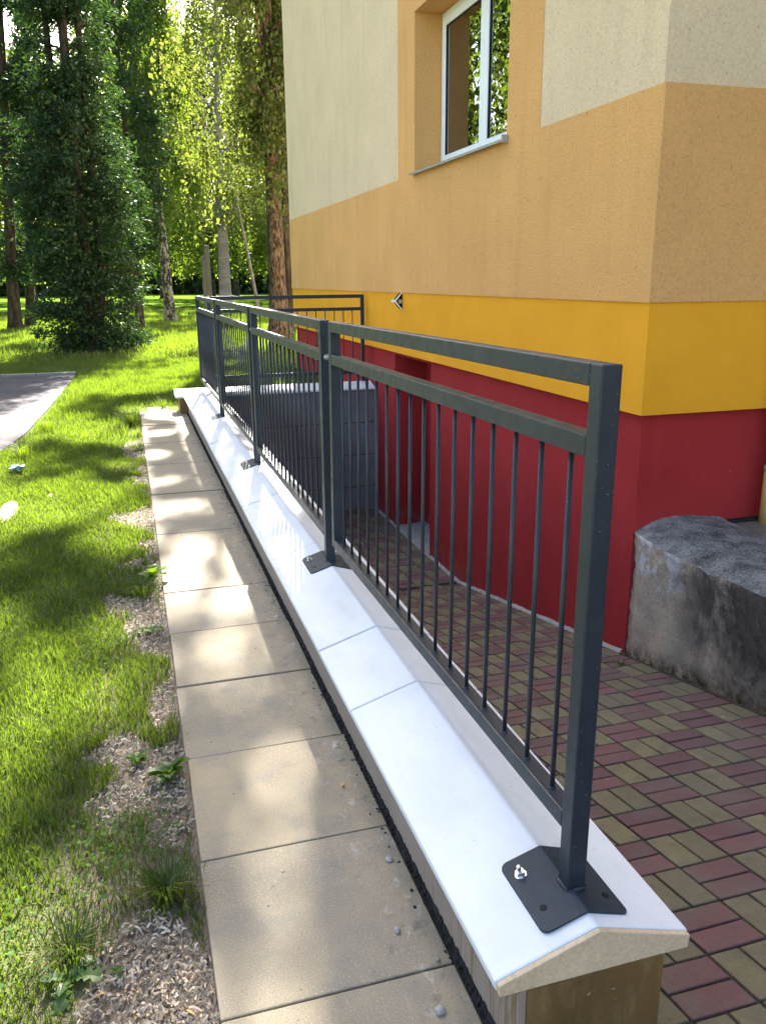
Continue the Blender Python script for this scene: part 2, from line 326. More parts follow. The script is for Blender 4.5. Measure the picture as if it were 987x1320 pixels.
# ------------------------------------------------------------------ ground, road, path, ramp (setting)
V, F = [], []
def rect(x0, y0, x1, y1, z=-.015):
    i = len(V); V.extend([(x0, y0, z), (x1, y0, z), (x1, y1, z), (x0, y1, z)]); F.append((i, i+1, i+2, i+3))
rect(-200, -60, .04, 400); rect(.04, 9.9, 2.70, 400); rect(.04, -60, 2.70, -.42); rect(2.70, -60, 200, 400)
tag(link('ground', npmesh('ground', V, F), 'ground'), kind='structure')
road = MB(); road.prism([(-1.42, 14.38), (-1.47, 12.6), (-1.52, 11), (-1.62, 8.8), (-1.75, 7.8), (-2.1, 6.4), (-2.7, 4.8), (-14, 4), (-14, 14.38)], 2, -.06, .003)
tag(road.obj('asphalt_drive', 'asphalt'), kind='structure')
# path: slabs 0.5 m square
path = MB().box((-.505, -.7, -.09), (.0, 10.0, -.052)).obj('path', 'joint'); tag(path, kind='structure')
y0s = 1.3743
slab_me = MB().box((-.2475, -.2472, -.05), (.2610, .2472, 0), .004, 2).mesh('paving_slab'); slab_me.materials.append(MAT['slab'])
for k in range(-3, 17):
    o = link('paving_slab', slab_me, None, path)
    o.location = (-.25+random.uniform(-.003, .003), y0s+.5*k+.25, random.uniform(-.004, .003) + (.004 if k % 2 else 0))
    o.rotation_euler = (R(random.uniform(-.25, .25)), R(random.uniform(-.2, .2)), R(random.uniform(-.35, .35)) + (math.pi/2*0))
half = MB().box((-.41, 9.9, -.05), (-.17, 10.25, -.004), .004).obj('paving_slab', 'slab', path)
# ramp
RZ0, RS, RY = -.286, -.1843, 6.82
def rz(y): return RZ0 + RS*(y-1.2) if y < RY else RZ0 + RS*(RY-1.2)
rb = MB(); ZL = rz(7)
rb.prism([(-.45, rz(-.45)-.009), (RY, ZL-.009), (9.75, ZL-.009), (9.75, ZL-.2), (RY, ZL-.2), (-.45, rz(-.45)-.2)], 0, .30, 2.30)
ramp = rb.obj('paved_ramp', 'joint'); tag(ramp, kind='structure')
tilt = math.atan(RS); LY = math.cos(tilt)
pv_me = {}
for col in ('paver_red', 'paver_olive'):
    me = MB().box((-.0957, -.0457, -.05), (.0957, .0457, 0), .0045, 2).mesh('paver'); me.materials.append(MAT[col]); pv_me[col] = me
spots = []
for j in range(-10, 23):
    for i in range(-3, 6):
        red = (i+j) % 2 != 0
        for b in (0, 1):
            u, v = ((.5, .25+.5*b) if red else (.25+.5*b, .5))
            x = 1.0253+.2*(i+u) + .0084*.2*(j+v)*.5; y = 2.3054+.2*LY*(j+v)
            if y < RY-.05: spots.append((x, y, rz(y), tilt, red))
for j in range(0, 15):
    for i in range(-3, 6):
        red = (i+j) % 2 != 0
        for b in (0, 1):
            u, v = ((.5, .25+.5*b) if red else (.25+.5*b, .5))
            y = RY+.02+.2*(j+v)
            if y < 9.68: spots.append((1.0253+.2*(i+u), y, ZL, 0, red))
def in_view(s): return s[1] > .95 and s[0] > .40
spots.sort(key=lambda s: (not in_view(s), s[1]))
rest = MB(); rest_olive = MB()
for n, (x, y, z, tl, red) in enumerate(spots):
    rx = tl + R(random.gauss(0, .35)); ry = R(random.gauss(0, .35)); rzz = (0 if red else math.pi/2) + R(random.gauss(0, .45)); z += random.gauss(0, .0011)
    if n < 298:
        o = link('paver', pv_me['paver_red' if red else 'paver_olive'], None, ramp); o.location = (x, y, z)
        o.rotation_euler = (Matrix.Rotation(rx, 3, 'X') @ Matrix.Rotation(ry, 3, 'Y') @ Matrix.Rotation(rzz, 3, 'Z')).to_euler()
    else:
        t = bmesh.new(); bmesh.ops.create_cube(t, size=1)
        bmesh.ops.transform(t, matrix=Matrix.Translation((x, y, z)) @ Matrix.Rotation(rx, 4, 'X') @ Matrix.Rotation(rzz, 4, 'Z') @ Matrix.Translation((0, 0, -.025)) @ Matrix.Diagonal((.1905, .0905, .05, 1)), verts=t.verts)
        (rest if red else rest_olive)._add(t)
tag(rest.obj('red_pavers_beyond', 'paver_red', ramp), kind='stuff'); tag(rest_olive.obj('olive_pavers_beyond', 'paver_olive', ramp), kind='stuff')
es = MB()
for (x0, x1) in ((.325, .424), (2.228, 2.262)):
    if x0 > 2: soil_ = MB().prism([(-.45, rz(-.45)+.004), (4.11, rz(4.11)+.004), (4.11, rz(4.11)-.1), (-.45, rz(-.45)-.1)], 0, 2.215, 2.2625).obj('soil_joint', 'soil_dark', ramp)
    es.prism([(-.45, rz(-.45)+.002), (RY, ZL+.002), (9.72, ZL+.002), (9.72, ZL-.1), (RY, ZL-.1), (-.45, rz(-.45)-.1)], 0, x0, x1)
es.obj('edging_strip', 'skirt', ramp)
# rough mortar fillet along the foot of the building
sk = bmesh.new(); ys = np.arange(4.12, 9.7, .06); ring = []
for y in ys:
    if 7.62 < y < 8.82: h, d = .012, .45
    else: h, d = .012+.008*random.random(), .02+.012*random.random()
    z = rz(y); x = 2.25
    ring.append([sk.verts.new(p) for p in ((x-d if d < .2 else x-.03, y, z+.002), (x-d*.4 if d < .2 else x+.1, y, z+h*.7), (x+.004 if d < .2 else x+.41, y, z+h*1.4))])
for a, b in zip(ring, ring[1:]):
    for k in range(2): sk.faces.new((a[k], a[k+1], b[k+1], b[k]))
me = bpy.data.meshes.new('mortar_fillet'); sk.to_mesh(me); sk.free(); link('mortar_fillet', me, 'skirt', ramp)

# ------------------------------------------------------------------ retaining wall with white caps
wall = empty('retaining_wall', 'low brown retaining wall under white sloped cap stones, between path and ramp', 'wall', (.18, 1.11, 0))
def wparent(o): o.parent = wall; o.matrix_parent_inverse = Matrix.Translation(-wall.location); return o
wparent(MB().prism([(.045, -.3), (.335, -1.5), (.335, .174), (.045, .174)], 1, 1.116, 9.6).obj('wall_body', 'taupe'))
wparent(MB().box((.030, 1.105, -.3), (.045, 9.6, .176)).obj('side_render', 'taupe'))
tag(wparent(MB().box((.0455, 1.100, -.6), (.338, 1.116, .176)).obj('end_render', 'brown')), 'brown coated wall end under the cap')
prof = [(-.012, .178), (-.015, .203), (.195, .270), (.403, .205), (.400, .176)]
cy = [1.115, 2.162, 2.598, 3.611, 4.59, 5.592, 6.57, 7.555, 8.655, 9.56]
for n, (a, b) in enumerate(zip(cy, cy[1:])):
    dz = random.uniform(-.0025, .0025)
    wparent(MB().prism([(x, z+dz) for x, z in prof], 1, a+.0025, b-.0025, .005).obj('cap_stone', 'cap'))
tag(wparent(MB().prism([(x*.985+.003, z-.002) for x, z in prof], 1, 1.106, 1.1175, .002).obj('cap_end_face', 'cap_end')), 'sand coloured end face of the near cap stone')
# black foil in the gap between slabs and wall
fb = bmesh.new(); yy = np.arange(1.1, 9.6, .009); prev = None
for y in yy:
    x1 = .010 - (.010*random.random() if random.random() < .06 else 0)
    cur = [fb.verts.new(p) for p in ((x1, y, -.03), (x1, y, -.002+.007*random.random()), (.021, y, -.004+.008*random.random()), (.0298, y, .000+.010*random.random()))]
    if prev:
        for k in range(3): fb.faces.new((prev[k], cur[k], cur[k+1], prev[k+1]))
    prev = cur
me = bpy.data.meshes.new('foil_strip'); fb.to_mesh(me); fb.free(); wparent(link('foil_strip', me, 'black'))
cr = MB()
for _ in range(110):
    y = random.uniform(1.15, 6.5); x = -abs(random.gauss(0, .02))+.010; s = random.uniform(.0007, .0022)
    a = random.uniform(0, 6.3); cr.box((x-s*abs(math.cos(a))*2-.001, y-s*abs(math.sin(a))*2-.001, .001), (x+.001+s, y+.002+s, .001+s*.8))
tag(wparent(cr.obj('foil_crumbs', 'black')), kind='stuff')

# far end wall
ew = empty('end_wall', 'grey concrete cross wall with white cap closing the far end of the ramp', 'wall', (1.1, 9.75, 0))
def eparent(o): o.parent = ew; o.matrix_parent_inverse = Matrix.Translation(-ew.location); return o
for r_ in range(4):
    z1 = .172-.40*r_; z0 = max(z1-.394, -1.55); xs = [-.06, .33] + [ .33+.64*k+(.32 if r_ % 2 else 0) for k in range(1, 3)] + [2.25]
    for a, b in zip(xs, xs[1:]):
        if r_ and a < .2: continue
        eparent(MB().box((a+.0015, 9.61+random.uniform(-.002, .002), z0+.003), (b-.0015, 9.93, z1), .003).obj('block', 'concrete' if a > .2 else 'brown'))
eparent(MB().box((.33, 9.625, -1.55), (2.248, 9.92, .165)).obj('core', 'joint'))
eprof = [(9.565, .178), (9.562, .203), (9.77, .262), (9.98, .205), (9.976, .178)]
for a, b in ((-.105, .40), (.40, 1.3), (1.3, 2.245)):
    eparent(MB().prism(eprof, 0, a+.003, b-.003, .005).obj('cap_stone', 'cap'))

# ------------------------------------------------------------------ railing
def plate_mesh(w0=-.093, w1=.095, y0=-.062, y1=.140, t=.006):
    """folded base plate over a ridge, rounded corners; ridge at x=0"""
    bm = bmesh.new(); r = .016; out = []
    for cx, cyy, a0 in ((w1-r, y1-r, 0), (w0+r, y1-r, 90), (w0+r, y0+r, 180), (w1-r, y0+r, 270)):
        for k in range(5): a = R(a0+22.5*k); out.append((cx+r*math.cos(a), cyy+r*math.sin(a)))
    L = sorted([p for p in out if p[0] < 0], key=lambda p: 0); Rr = [p for p in out if p[0] > 0]
    Rr = [p for p in out[15:]] + [p for p in out[:5]]; L = out[5:15]
    top = lambda x: -(.318 if x < 0 else .325)*abs(x)
    for side in ([(0, y1)] + L + [(0, y0)], [(0, y0)] + Rr + [(0, y1)]):
        v1 = [bm.verts.new((x, y, top(x)+t)) for x, y in side]; v0 = [bm.verts.new((x, y, top(x)+.0005)) for x, y in side]
        bm.faces.new(v1); bm.faces.new(v0[::-1]); n = len(side)
        for i in range(n-1): bm.faces.new((v1[i], v0[i], v0[i+1], v1[i+1]))
    bmesh.ops.remove_doubles(bm, verts=bm.verts[:], dist=1e-5)
    bmesh.ops.recalc_face_normals(bm, faces=bm.faces[:])
    me = bpy.data.meshes.new('base_plate'); bm.to_mesh(me); bm.free(); me.materials.append(MAT['plate']); return me
def tilted_bolt(full):
    mb = MB()
    if full:
        mb.cyl((0, 0, .004), (0, 0, .0065), .0125, 16).cyl((0, 0, .0065), (0, 0, .0155), .0095, 6).cyl((0, 0, .0155), (0, 0, .027), .0048, 10).cyl((0, 0, .027), (0, 0, .029), .0048, 10, .003)
    return mb.mesh('bolt')
bolt_me = tilted_bolt(True); bolt_me.materials.append(MAT['zinc'])
hole_me = MB().cyl((0, 0, .0052), (0, 0, .0068), .0075, 16).mesh('hole'); hole_me.materials.append(MAT['black'])
XR = .205   # railing axis
def bars():
    P = {}
    P['foot_post'] = MB().box((-.02, 0, .250), (.02, .04, 1.297), .003, 2)
    P['end_post'] = MB().box((-.02, 1.96, .378), (.02, 2.00, 1.297), .003, 2)
    P['top_rail'] = MB().box((-.02, .0402, 1.257), (.02, 1.9598, 1.297), .003, 2)
    P['middle_rail'] = MB().box((-.0195, .0402, 1.132), (.0195, 1.9598, 1.172), .003, 2)
    P['bottom_rail'] = MB().box((-.0195, .0402, .376), (.0195, 1.9598, .414), .003, 2)
    return {k: (lambda me: (me.materials.append(MAT['steel']), me)[1])(v.mesh(k)) for k, v in P.items()}
bar_me = bars()
balu = MB().cyl((0, 0, .412), (0, 0, 1.134), .0054, 12).cyl((0, 0, .412), (0, 0, .418), .009, 12, .006).mesh('baluster', True); balu.materials.append(MAT['steel'])
wm = bmesh.new(); bmesh.ops.create_icosphere(wm, subdivisions=1, radius=.5)
weld_me = bpy.data.meshes.new('weld'); wm.to_mesh(weld_me); wm.free(); weld_me.materials.append(MAT['steel'])
plate_me = plate_mesh()
def make_panel():
    t = bpy.data.objects.new('railing_panel', None); COL.objects.link(t)
    for k, me in bar_me.items(): link(k, me, None, t)
    for i in range(16): link('baluster', balu, None, t, (0, .119+.1163*i, 0))
    pl = link('base_plate', plate_me, None, t, (-.010, 0, .270))
    for me, nm, x, y in ((bolt_me, 'bolt', -.065, .092), (hole_me, 'hole', -.065, -.008), (hole_me, 'hole', .068, -.012), (bolt_me, 'bolt', .062, .128)):
        b = link(nm, me, None, pl, (x, y, -.32*abs(x))); b.rotation_euler = (0, (-.308 if x < 0 else .313), 0)
    for x, y, sx, sy in ((.010, -.003, .046, .010), (.032, .02, .010, .046), (-.012, .02, .010, .046)):
        b = link('weld', weld_me, None, pl, (x, y, .004)); b.scale = (sx, sy, .012)
    bo = link('coupling_bolt', bolt_me, None, t, (0, -.012, 1.152)); bo.rotation_euler = (R(90), 0, 0)
    return t
def copy_tree(o, parent=None):
    c = o.copy(); COL.objects.link(c); c.parent = parent
    for ch in list(o.children): copy_tree(ch, c)
    return c
proto = make_panel()
labs = ['dark grey steel railing panel nearest the camera with the large bolted foot plate',
        'second dark grey railing panel along the white cap, just past the nearest one',
        'third dark grey railing panel along the wall, between the second and the farthest',
        'farthest dark grey railing panel of the row, ending over the far white corner']
for i in range(4):
    o = proto if i == 0 else copy_tree(proto)
    o.location = (XR, 1.212+2.113*i, 0); tag(o, labs[i], 'railing', 'railing panels bolted end to end on the wall')
proto.location = (XR-.0023, 1.212, .016); proto.rotation_euler = (-.008, .0087, 0)   # the near frame stands a touch proud and out of plumb
for ch in list(proto.children):
    if ch.name.startswith('base_plate'): ch.location.z -= .016
    if ch.name.startswith('coupling_bolt'): bpy.data.objects.remove(ch)
# cross railing on the end wall
cr_ = empty('cross_railing', 'short dark railing standing across the far end of the ramp', 'railing', (.33, 9.77, 0))
def bx(n, a, b): MB().box(a, b, .003, 1).obj(n, 'steel', cr_)
bx('post', (0, -.02, .262), (.04, .02, 1.285)); bx('post', (1.80, -.02, .262), (1.84, .02, 1.285))
bx('top_rail', (.0402, -.02, 1.245), (1.7998, .02, 1.285)); bx('middle_rail', (.0402, -.0195, 1.10), (1.7998, .0195, 1.138)); bx('bottom_rail', (.0402, -.0195, .352), (1.7998, .0195, .392))
bal2 = MB().cyl((0, 0, .391), (0, 0, 1.101), .0062, 8).mesh('baluster', True); bal2.materials.append(MAT['steel'])
for i in range(15): link('baluster', bal2, None, cr_, (.15+.1105*i, 0, 0))

# ------------------------------------------------------------------ building
bd = empty('apartment_building', 'apartment building corner in cream, orange, yellow and dark red bands', 'building', (8, 9, 0))
def B(n, mat, *boxes, bev=0):
    mb = MB()
    for a, b in boxes: mb.box(a, b, bev)
    o = mb.obj(n, mat, bd); o.matrix_parent_inverse = Matrix.Translation(-bd.location); return o
XI = 2.48; XE = 14.0; YN, YF = 4.06, 14.4; TOP = 11.0
# red base
B('red_base', 'red', ((2.25, 4.10, -1.6), (2.66, 7.65, .69)), ((2.25, 8.80, -1.6), (2.66, 14.36, .69)), ((2.2501, 7.65, .655), (2.66, 8.80, .69)), ((2.62, 7.65, -1.6), (2.66, 8.80, .655)))
B('red_base', 'red', ((2.66, 4.10, -.6), (XE, 4.4, .69)))
B('yellow_band', 'yellow', ((2.206, 4.05, .69), (XI, YF-.01, 1.318)))
B('yellow_band', 'yellow', ((XI, 4.05, .69), (XE, 4.35, 1.318)))
B('orange_band', 'orange', ((2.195, YN-.02, 1.318), (XI, YF, 2.418)))
B('orange_band', 'orange', ((XI, YN-.02, 1.318), (XE, 4.35, 2.418)))
x0 = 2.199
B('window_surround', 'orange', ((x0-.003, 5.43, 2.418), (XI, 5.95, 4.7)), ((x0-.003, 8.0, 2.418), (XI, 8.50, 4.7)), ((x0-.003, 5.95, 3.80), (XI, 8.0, 4.7)))
B('cream_wall', 'cream', ((x0, YN, 2.418), (XI, 5.43, 4.7)), ((x0, 8.50, 2.418), (XI, YF, 4.7)), ((x0, YN, 4.7), (XI, YF, TOP)))
B('cream_wall', 'cream', ((XI, YN, 2.418), (2.775, 4.35, 4.7)), ((2.775, YN, 2.418), (XE, 4.35, 2.545)), ((XI, YN, 4.7), (XE, 4.35, TOP)))
B('sky_blocker_wing', 'cream', ((9.0, -14.0, 2.418), (XE, YN-.03, TOP))); B('sky_blocker_base', 'orange', ((9.0, -14.0, -.5), (XE, YN-.03, 2.414)))  # unseen wing, added to block sky light and darken the right facade
tag(B('cream_wall', 'cream_light', ((2.775, YN+.001, 2.545), (XE, 4.35, 4.7))), 'lighter cream wall field')
B('rear_wall', 'cream', ((XI, YF-.3, -1.0), (XE, YF-.002, TOP)), ((XE-.3, 4.35, -1), (XE-.002, YF-.3, TOP)))
B('roof', 'concrete', ((2.195, 4.06, TOP), (XE, YF, TOP+.2)))
B('room', 'room', ((2.6, 5.0, 1.9), (6.4, 9.2, 1.95)), ((2.6, 5.0, 4.3), (6.4, 9.2, 4.35)), ((6.4, 5.0, 1.9), (6.45, 9.2, 4.35)), ((2.6, 4.95, 1.9), (6.4, 5.0, 4.35)), ((2.6, 9.2, 1.9), (6.4, 9.25, 4.35)))
# window: frame at x 2.465 .. 2.53
wf = MB(); X0, X1 = 2.462, 2.53; Y0, Y1, Z0, Z1 = 5.955, 7.995, 2.455, 3.795; fw = .06
for a, b in (((X0, Y0, Z0), (X1, Y0+fw, Z1)), ((X0, Y1-fw, Z0), (X1, Y1, Z1)), ((X0+.001, Y0+fw, Z1-fw), (X1, Y1-fw, Z1)), ((X0+.001, Y0+fw, Z0), (X1, Y1-fw, Z0+.055))): wf.box(a, b, .005)
win = wf.obj('window', 'pvc', bd); win.matrix_parent_inverse = Matrix.Translation(-bd.location)
def wsub(n, mat, mb): o = mb.obj(n, mat, win); return o
ym = (Y0+Y1)/2; sx0, sx1 = 2.445, 2.52; sw = .075
for (a, b) in ((Y0+fw-.012, ym-.004), (ym+.004, Y1-fw+.012)):
    za, zb = Z0+.045, Z1-fw+.012; mb = MB()
    for p, q in (((sx0, a, za), (sx1, a+sw, zb)), ((sx0, b-sw, za), (sx1, b, zb)), ((sx0+.001, a+sw, zb-sw), (sx1, b-sw, zb)), ((sx0+.001, a+sw, za), (sx1, b-sw, za+sw))): mb.box(p, q, .006)
    wsub('sash', 'pvc', mb)
    sm = MB(); g = .007
    for p, q in (((sx0+.012, a+sw, za+sw), (sx1-.01, a+sw+g, zb-sw)), ((sx0+.012, b-sw-g, za+sw), (sx1-.01, b-sw, zb-sw)), ((sx0+.012, a+sw+g, zb-sw-g), (sx1-.01, b-sw-g, zb-sw)), ((sx0+.012, a+sw+g, za+sw), (sx1-.01, b-sw-g, za+sw+g))): sm.box(p, q)
    wsub('seal', 'seal', sm)
    wsub('pane', 'glass', MB().box((sx0+.022, a+sw+g, za+sw+g), (sx0+.026, b-sw-g, zb-sw-g)))
cu = bmesh.new(); pr = None
for y in np.arange(7.0, 7.96, .012):
    x = 2.62+.018*math.sin(y*62)+.008*math.sin(y*23); c_ = [cu.verts.new((x, y, 2.5)), cu.verts.new((x, y, 3.8))]
    if pr: cu.faces.new((pr[0], c_[0], c_[1], pr[1]))
    pr = c_
me = bpy.data.meshes.new('curtain'); cu.to_mesh(me); cu.free(); link('curtain', me, 'curtain', win)
wsub('sill', 'sill', MB().prism([(2.145, 2.424), (2.147, 2.405), (2.15, 2.405), (2.152, 2.420), (2.47, 2.448), (2.47, 2.452)], 1, 5.93, 8.03).box((2.146, 5.915, 2.40), (2.30, 5.931, 2.452)))
# wall lamp
lp = empty('wall_lamp', 'small black and white chevron wall lamp on the yellow band', 'lamp', (2.206, 8.45, 1.235))
def tri(mat, n, pts, a, b): return MB().prism(pts, 1, a, b).obj(n, mat, lp)
tri('black', 'housing', [(0, .085), (0, -.085), (-.028, -.062), (-.075, .0), (-.028, .062)], -.045, .045)
tri('lampwhite', 'trim', [(.0, .092), (-.03, .068), (-.088, .006), (-.088, -.008), (-.03, -.07), (0, -.095), (-.004, -.080), (-.026, -.058), (-.070, -.003), (-.070, .002), (-.026, .056), (-.004, .078)], -.056, -.045)
tri('lampwhite', 'nose', [(-.075, .014), (-.092, .010), (-.092, -.012), (-.075, -.014)], -.05, .05)
MB().cyl((-.026, -.058, -.004), (-.026, -.046, -.004), .022, 12).obj('lens', 'lens', lp)
# downpipe
dp = empty('downpipe', 'ochre rain downpipe with swept foot at the right edge, against the red base', 'pipe', (3.13, 3.98, -.02))
MB().cyl((.0, .0, .30), (.012, .0, 6.0), .054, 20).obj('pipe', 'pipe', dp, True)
MB().cyl((-.004, -.005, -.02), (0, 0, .36), .062, 20).obj('lower_pipe', 'pipe', dp, True)
MB().cyl((.0, 0, .335), (.0, 0, .365), .066, 20).obj('collar', 'lens', dp, True)
MB().cyl((0, 0, -.05), (0, 0, -.015), .085, 20).obj('gully_ring', 'black', dp, True)
MB().box((2.9, 4.04, -.1), (4.4, 4.098, .0), .01).obj('foil_upstand', 'black', bd).matrix_parent_inverse = Matrix.Translation(-bd.location)

# ------------------------------------------------------------------ weathered wall on the right
bm = bmesh.new(); ny, nx, nz = 130, 18, 26
def gridface(fn, na, nb):
    vs = [[bm.verts.new(fn(a/na, b/nb)) for b in range(nb+1)] for a in range(na+1)]
    for a in range(na):
        for b in range(nb): bm.faces.new((vs[a][b], vs[a+1][b], vs[a+1][b+1], vs[a][b+1]))
WY0, WY1 = .3, 4.12
def wtop(y): return .035 - .06*max(0, (3.7-y))*0 + .015*math.sin(y*3.1)
def left(a, b):
    y = WY0+(WY1-WY0)*a; zb = rz(y)-.05; zt = wtop(y)-.055; return (2.25+.0*a, y, zb+(zt-zb)*b)
def topf(a, b):
    y = WY0+(WY1-WY0)*a; s = b
    x = 2.25 + .62*s; crown = .055*math.sin(min(1, s*2.6)*math.pi/2) - .05*max(0, s-.6)**1.5*2 + .012*max(0, (y-3.6)/.5)*math.sin(math.pi*s); return (x, y, wtop(y)-.055+crown)
def endf(a, b):
    z = (rz(WY1)-.05)+(wtop(WY1)-.055-(rz(WY1)-.05))*b; return (2.25+.62*a, WY1, z)
def rightf(a, b):
    y = WY0+(WY1-WY0)*a; return (2.87, y, -.4+(topf(a, 1)[2]+.4)*b)
gridface(left, ny, nz); gridface(topf, ny, nx); gridface(rightf, ny, 4)
bmesh.ops.remove_doubles(bm, verts=bm.verts[:], dist=1e-4)
from mathutils import noise as MN
for v in bm.verts:
    p = v.co; d = MN.noise(p*4)*.012 + MN.noise(p*13)*.006 + MN.noise(p*38)*.003
    e = max(0, min(1, (p.y-3.95)/.15))
    if p.x < 2.5: v.co.x += d*1.1 - .015*(1-e*1.6) + e*abs(MN.noise(p*9))*.035 - .02*max(0, 1-(p.z-rz(p.y))/.25)*MN.noise(p*6)
    v.co.y += (-.03*e*abs(MN.noise(Vector((0, p.x*3, p.z*7)))) if e > .6 else 0)
    v.co.z += d*.9 if p.z > -.2 else 0
me = bpy.data.meshes.new('weathered_wall'); bm.to_mesh(me); bm.free()
for p in me.polygons: p.use_smooth = True
tag(link('weathered_wall', me, 'oldwall'), 'thick old concrete wall stub, stained black and flaking, below the red corner', 'wall')

# ------------------------------------------------------------------ vegetation helpers
def tube(path_, rad, seg=9, rough=0, rng=RNG):
    P = np.asarray(path_, float); n = len(P); T = np.gradient(P, axis=0); T /= np.linalg.norm(T, axis=1)[:, None]
    up_ = np.where(np.abs(T[:, 2:3]) > .9, np.array([[1., 0, 0]]), np.array([[0, 0, 1.]])); A = np.cross(T, up_); A /= np.linalg.norm(A, axis=1)[:, None]; Bv = np.cross(T, A)
    th = np.arange(seg)/seg*2*np.pi; r = np.asarray(rad)[:, None]*(1+rough*rng.normal(size=(n, seg)))
    V = P[:, None, :] + r[..., None]*(np.cos(th)[None, :, None]*A[:, None, :] + np.sin(th)[None, :, None]*Bv[:, None, :])
    i = np.arange(n-1)[:, None]*seg; j = np.arange(seg)[None, :]; j2 = (j+1) % seg
    return V.reshape(-1, 3), np.stack([i+j, i+j2, i+seg+j2, i+seg+j], -1).reshape(-1, 4)
def merge(parts):
    V, F, o = [], [], 0
    for v, f in parts: V.append(v); F.append(f+o); o += len(v)
    return np.concatenate(V), np.concatenate(F)
def leaf_quads(C, size, rng, aspect=.6, updir=None, jitter=.35):
    """diamond leaves around centres C; updir biases the long axis (e.g. drooping)"""
    n = len(C); a = rng.normal(size=(n, 3))
    if updir is not None: a = a*.6 + np.asarray(updir)*1.0
    a /= np.linalg.norm(a, axis=1)[:, None]; b = np.cross(a, rng.normal(size=(n, 3))); b /= np.linalg.norm(b, axis=1)[:, None]
    s = size*(1+jitter*rng.normal(size=(n, 1))).clip(.4, 1.9); w_ = s*aspect
    V = np.stack([C-a*s*.5, C+b*w_*.5-a*s*.05, C+a*s*.5, C-b*w_*.5-a*s*.05], 1)
    return V.reshape(-1, 3), np.arange(n*4).reshape(n, 4)
def curve(p0, p1, sag=0., n=6, wob=.05, rng=RNG):
    t = np.linspace(0, 1, n)[:, None]; p0 = np.asarray(p0, float); p1 = np.asarray(p1, float); L = np.linalg.norm(p1-p0)
    P = p0*(1-t)+p1*t; P[:, 2] += sag*np.sin(t[:, 0]*np.pi); P[1:-1] += rng.normal(size=(n-2, 3))*wob*L*.3; return P
TW = []
def make_tree(name, label, cat, base, lean, H, r0, bk, lf, crown, seed, group=None, flare=1.5, gaps=True):
    """crown(rng, trunk_fn) -> (limb parts, leaf V, leaf F)"""
    rng = np.random.default_rng(seed); t = empty(name, label, cat, base, group)
    n = 16; s = np.linspace(0, 1, n)
    P = np.stack([lean[0]*s+(.02*H*np.sin(s*5+seed)*s*.4 if gaps != 'straight' else 0), lean[1]*s, H*s-.05], 1); rad = r0*(1-.86*s)*(1+(flare-1)*np.exp(-s*H/.35)); 
    s2 = np.concatenate([[0, .008, .02], s[1:]]); P2 = np.stack([np.interp(s2, s, P[:, k]) for k in range(3)], 1); rad2 = np.interp(s2, s, r0*(1-.86*s))*(1+(flare-1)*np.exp(-s2*H/.3))
    v, f = tube(P2, rad2, 14, .035, rng); me = npmesh('trunk', v, f)
    for p in me.polygons: p.use_smooth = True
    link('trunk', me, bk, t)
    tf = lambda z: np.array([np.interp(z, P[:, 2], P[:, k]) for k in range(3)])
    TW.clear(); limbs, lv, lfc = crown(rng, tf)
    for p, sway, ln in TW:
        if sun_keep(np.asarray([p+np.array([0, 0, -ln*.5])+np.asarray(base)]), rng)[0]: limbs.append(tube(np.array([p, p+[sway[0]*ln*.25, sway[1]*ln*.25, -ln*.5], p+[sway[0]*ln*.5, sway[1]*ln*.5, -ln]]), [.006, .005, .003], 3))
    if gaps:
        q = lv.reshape(-1, 4, 3); q = q[sun_keep(q.mean(1)+np.asarray(base), rng)]; lv = q.reshape(-1, 3); lfc = np.arange(len(lv)).reshape(-1, 4)
    if gaps: limbs = [l for l in limbs if sun_keep(l[0]+np.asarray(base), rng).mean() > .6]
    if limbs:
        v, f = merge(limbs); link('limbs', npmesh('limbs', v, f), bk, t)
    link('crown', npmesh('crown', lv, lfc), lf, t); return t
def clump_crown(z0, z1, rx, nl, per, size, sig, hang=0., shape=None, limb_r=.05, asp=.6, hole=.0, dens_in=.55):
    """clumps of leaves at limb ends and along limbs inside an envelope"""
    def fn(rng, tf):
        limbs, C = [], []
        for k in range(nl):
            h = rng.uniform(0, 1)**.9; z = z0+(z1-z0)*h; e = rx*(shape(h) if shape else math.sin(math.pi*(.12+.80*h))**.7)
            a = rng.uniform(0, 2*np.pi); rr = e*math.sqrt(rng.uniform(dens_in**2, 1.0)); tip = tf(z)+np.array([rr*math.cos(a), rr*math.sin(a), 0])
            b0 = tf(max(z0*.8, z-.45*rr-.3)); 
            if k % 3 == 0: pth = curve(b0, tip, .12*rr, 6, .12, rng); limbs.append(tube(pth, np.linspace(limb_r, limb_r*.2, 6), 5))
            c = tip + rng.normal(size=(per, 3))*sig*np.array([1, 1, .7]); 
            if hang: c[:, 2] -= hang*rng.uniform(0, 1, per)**1.5
            C.append(c)
        C = np.concatenate(C); v, f = leaf_quads(C, size, rng, asp, (0, 0, -.6) if hang else None); return limbs, v, f
    return fn
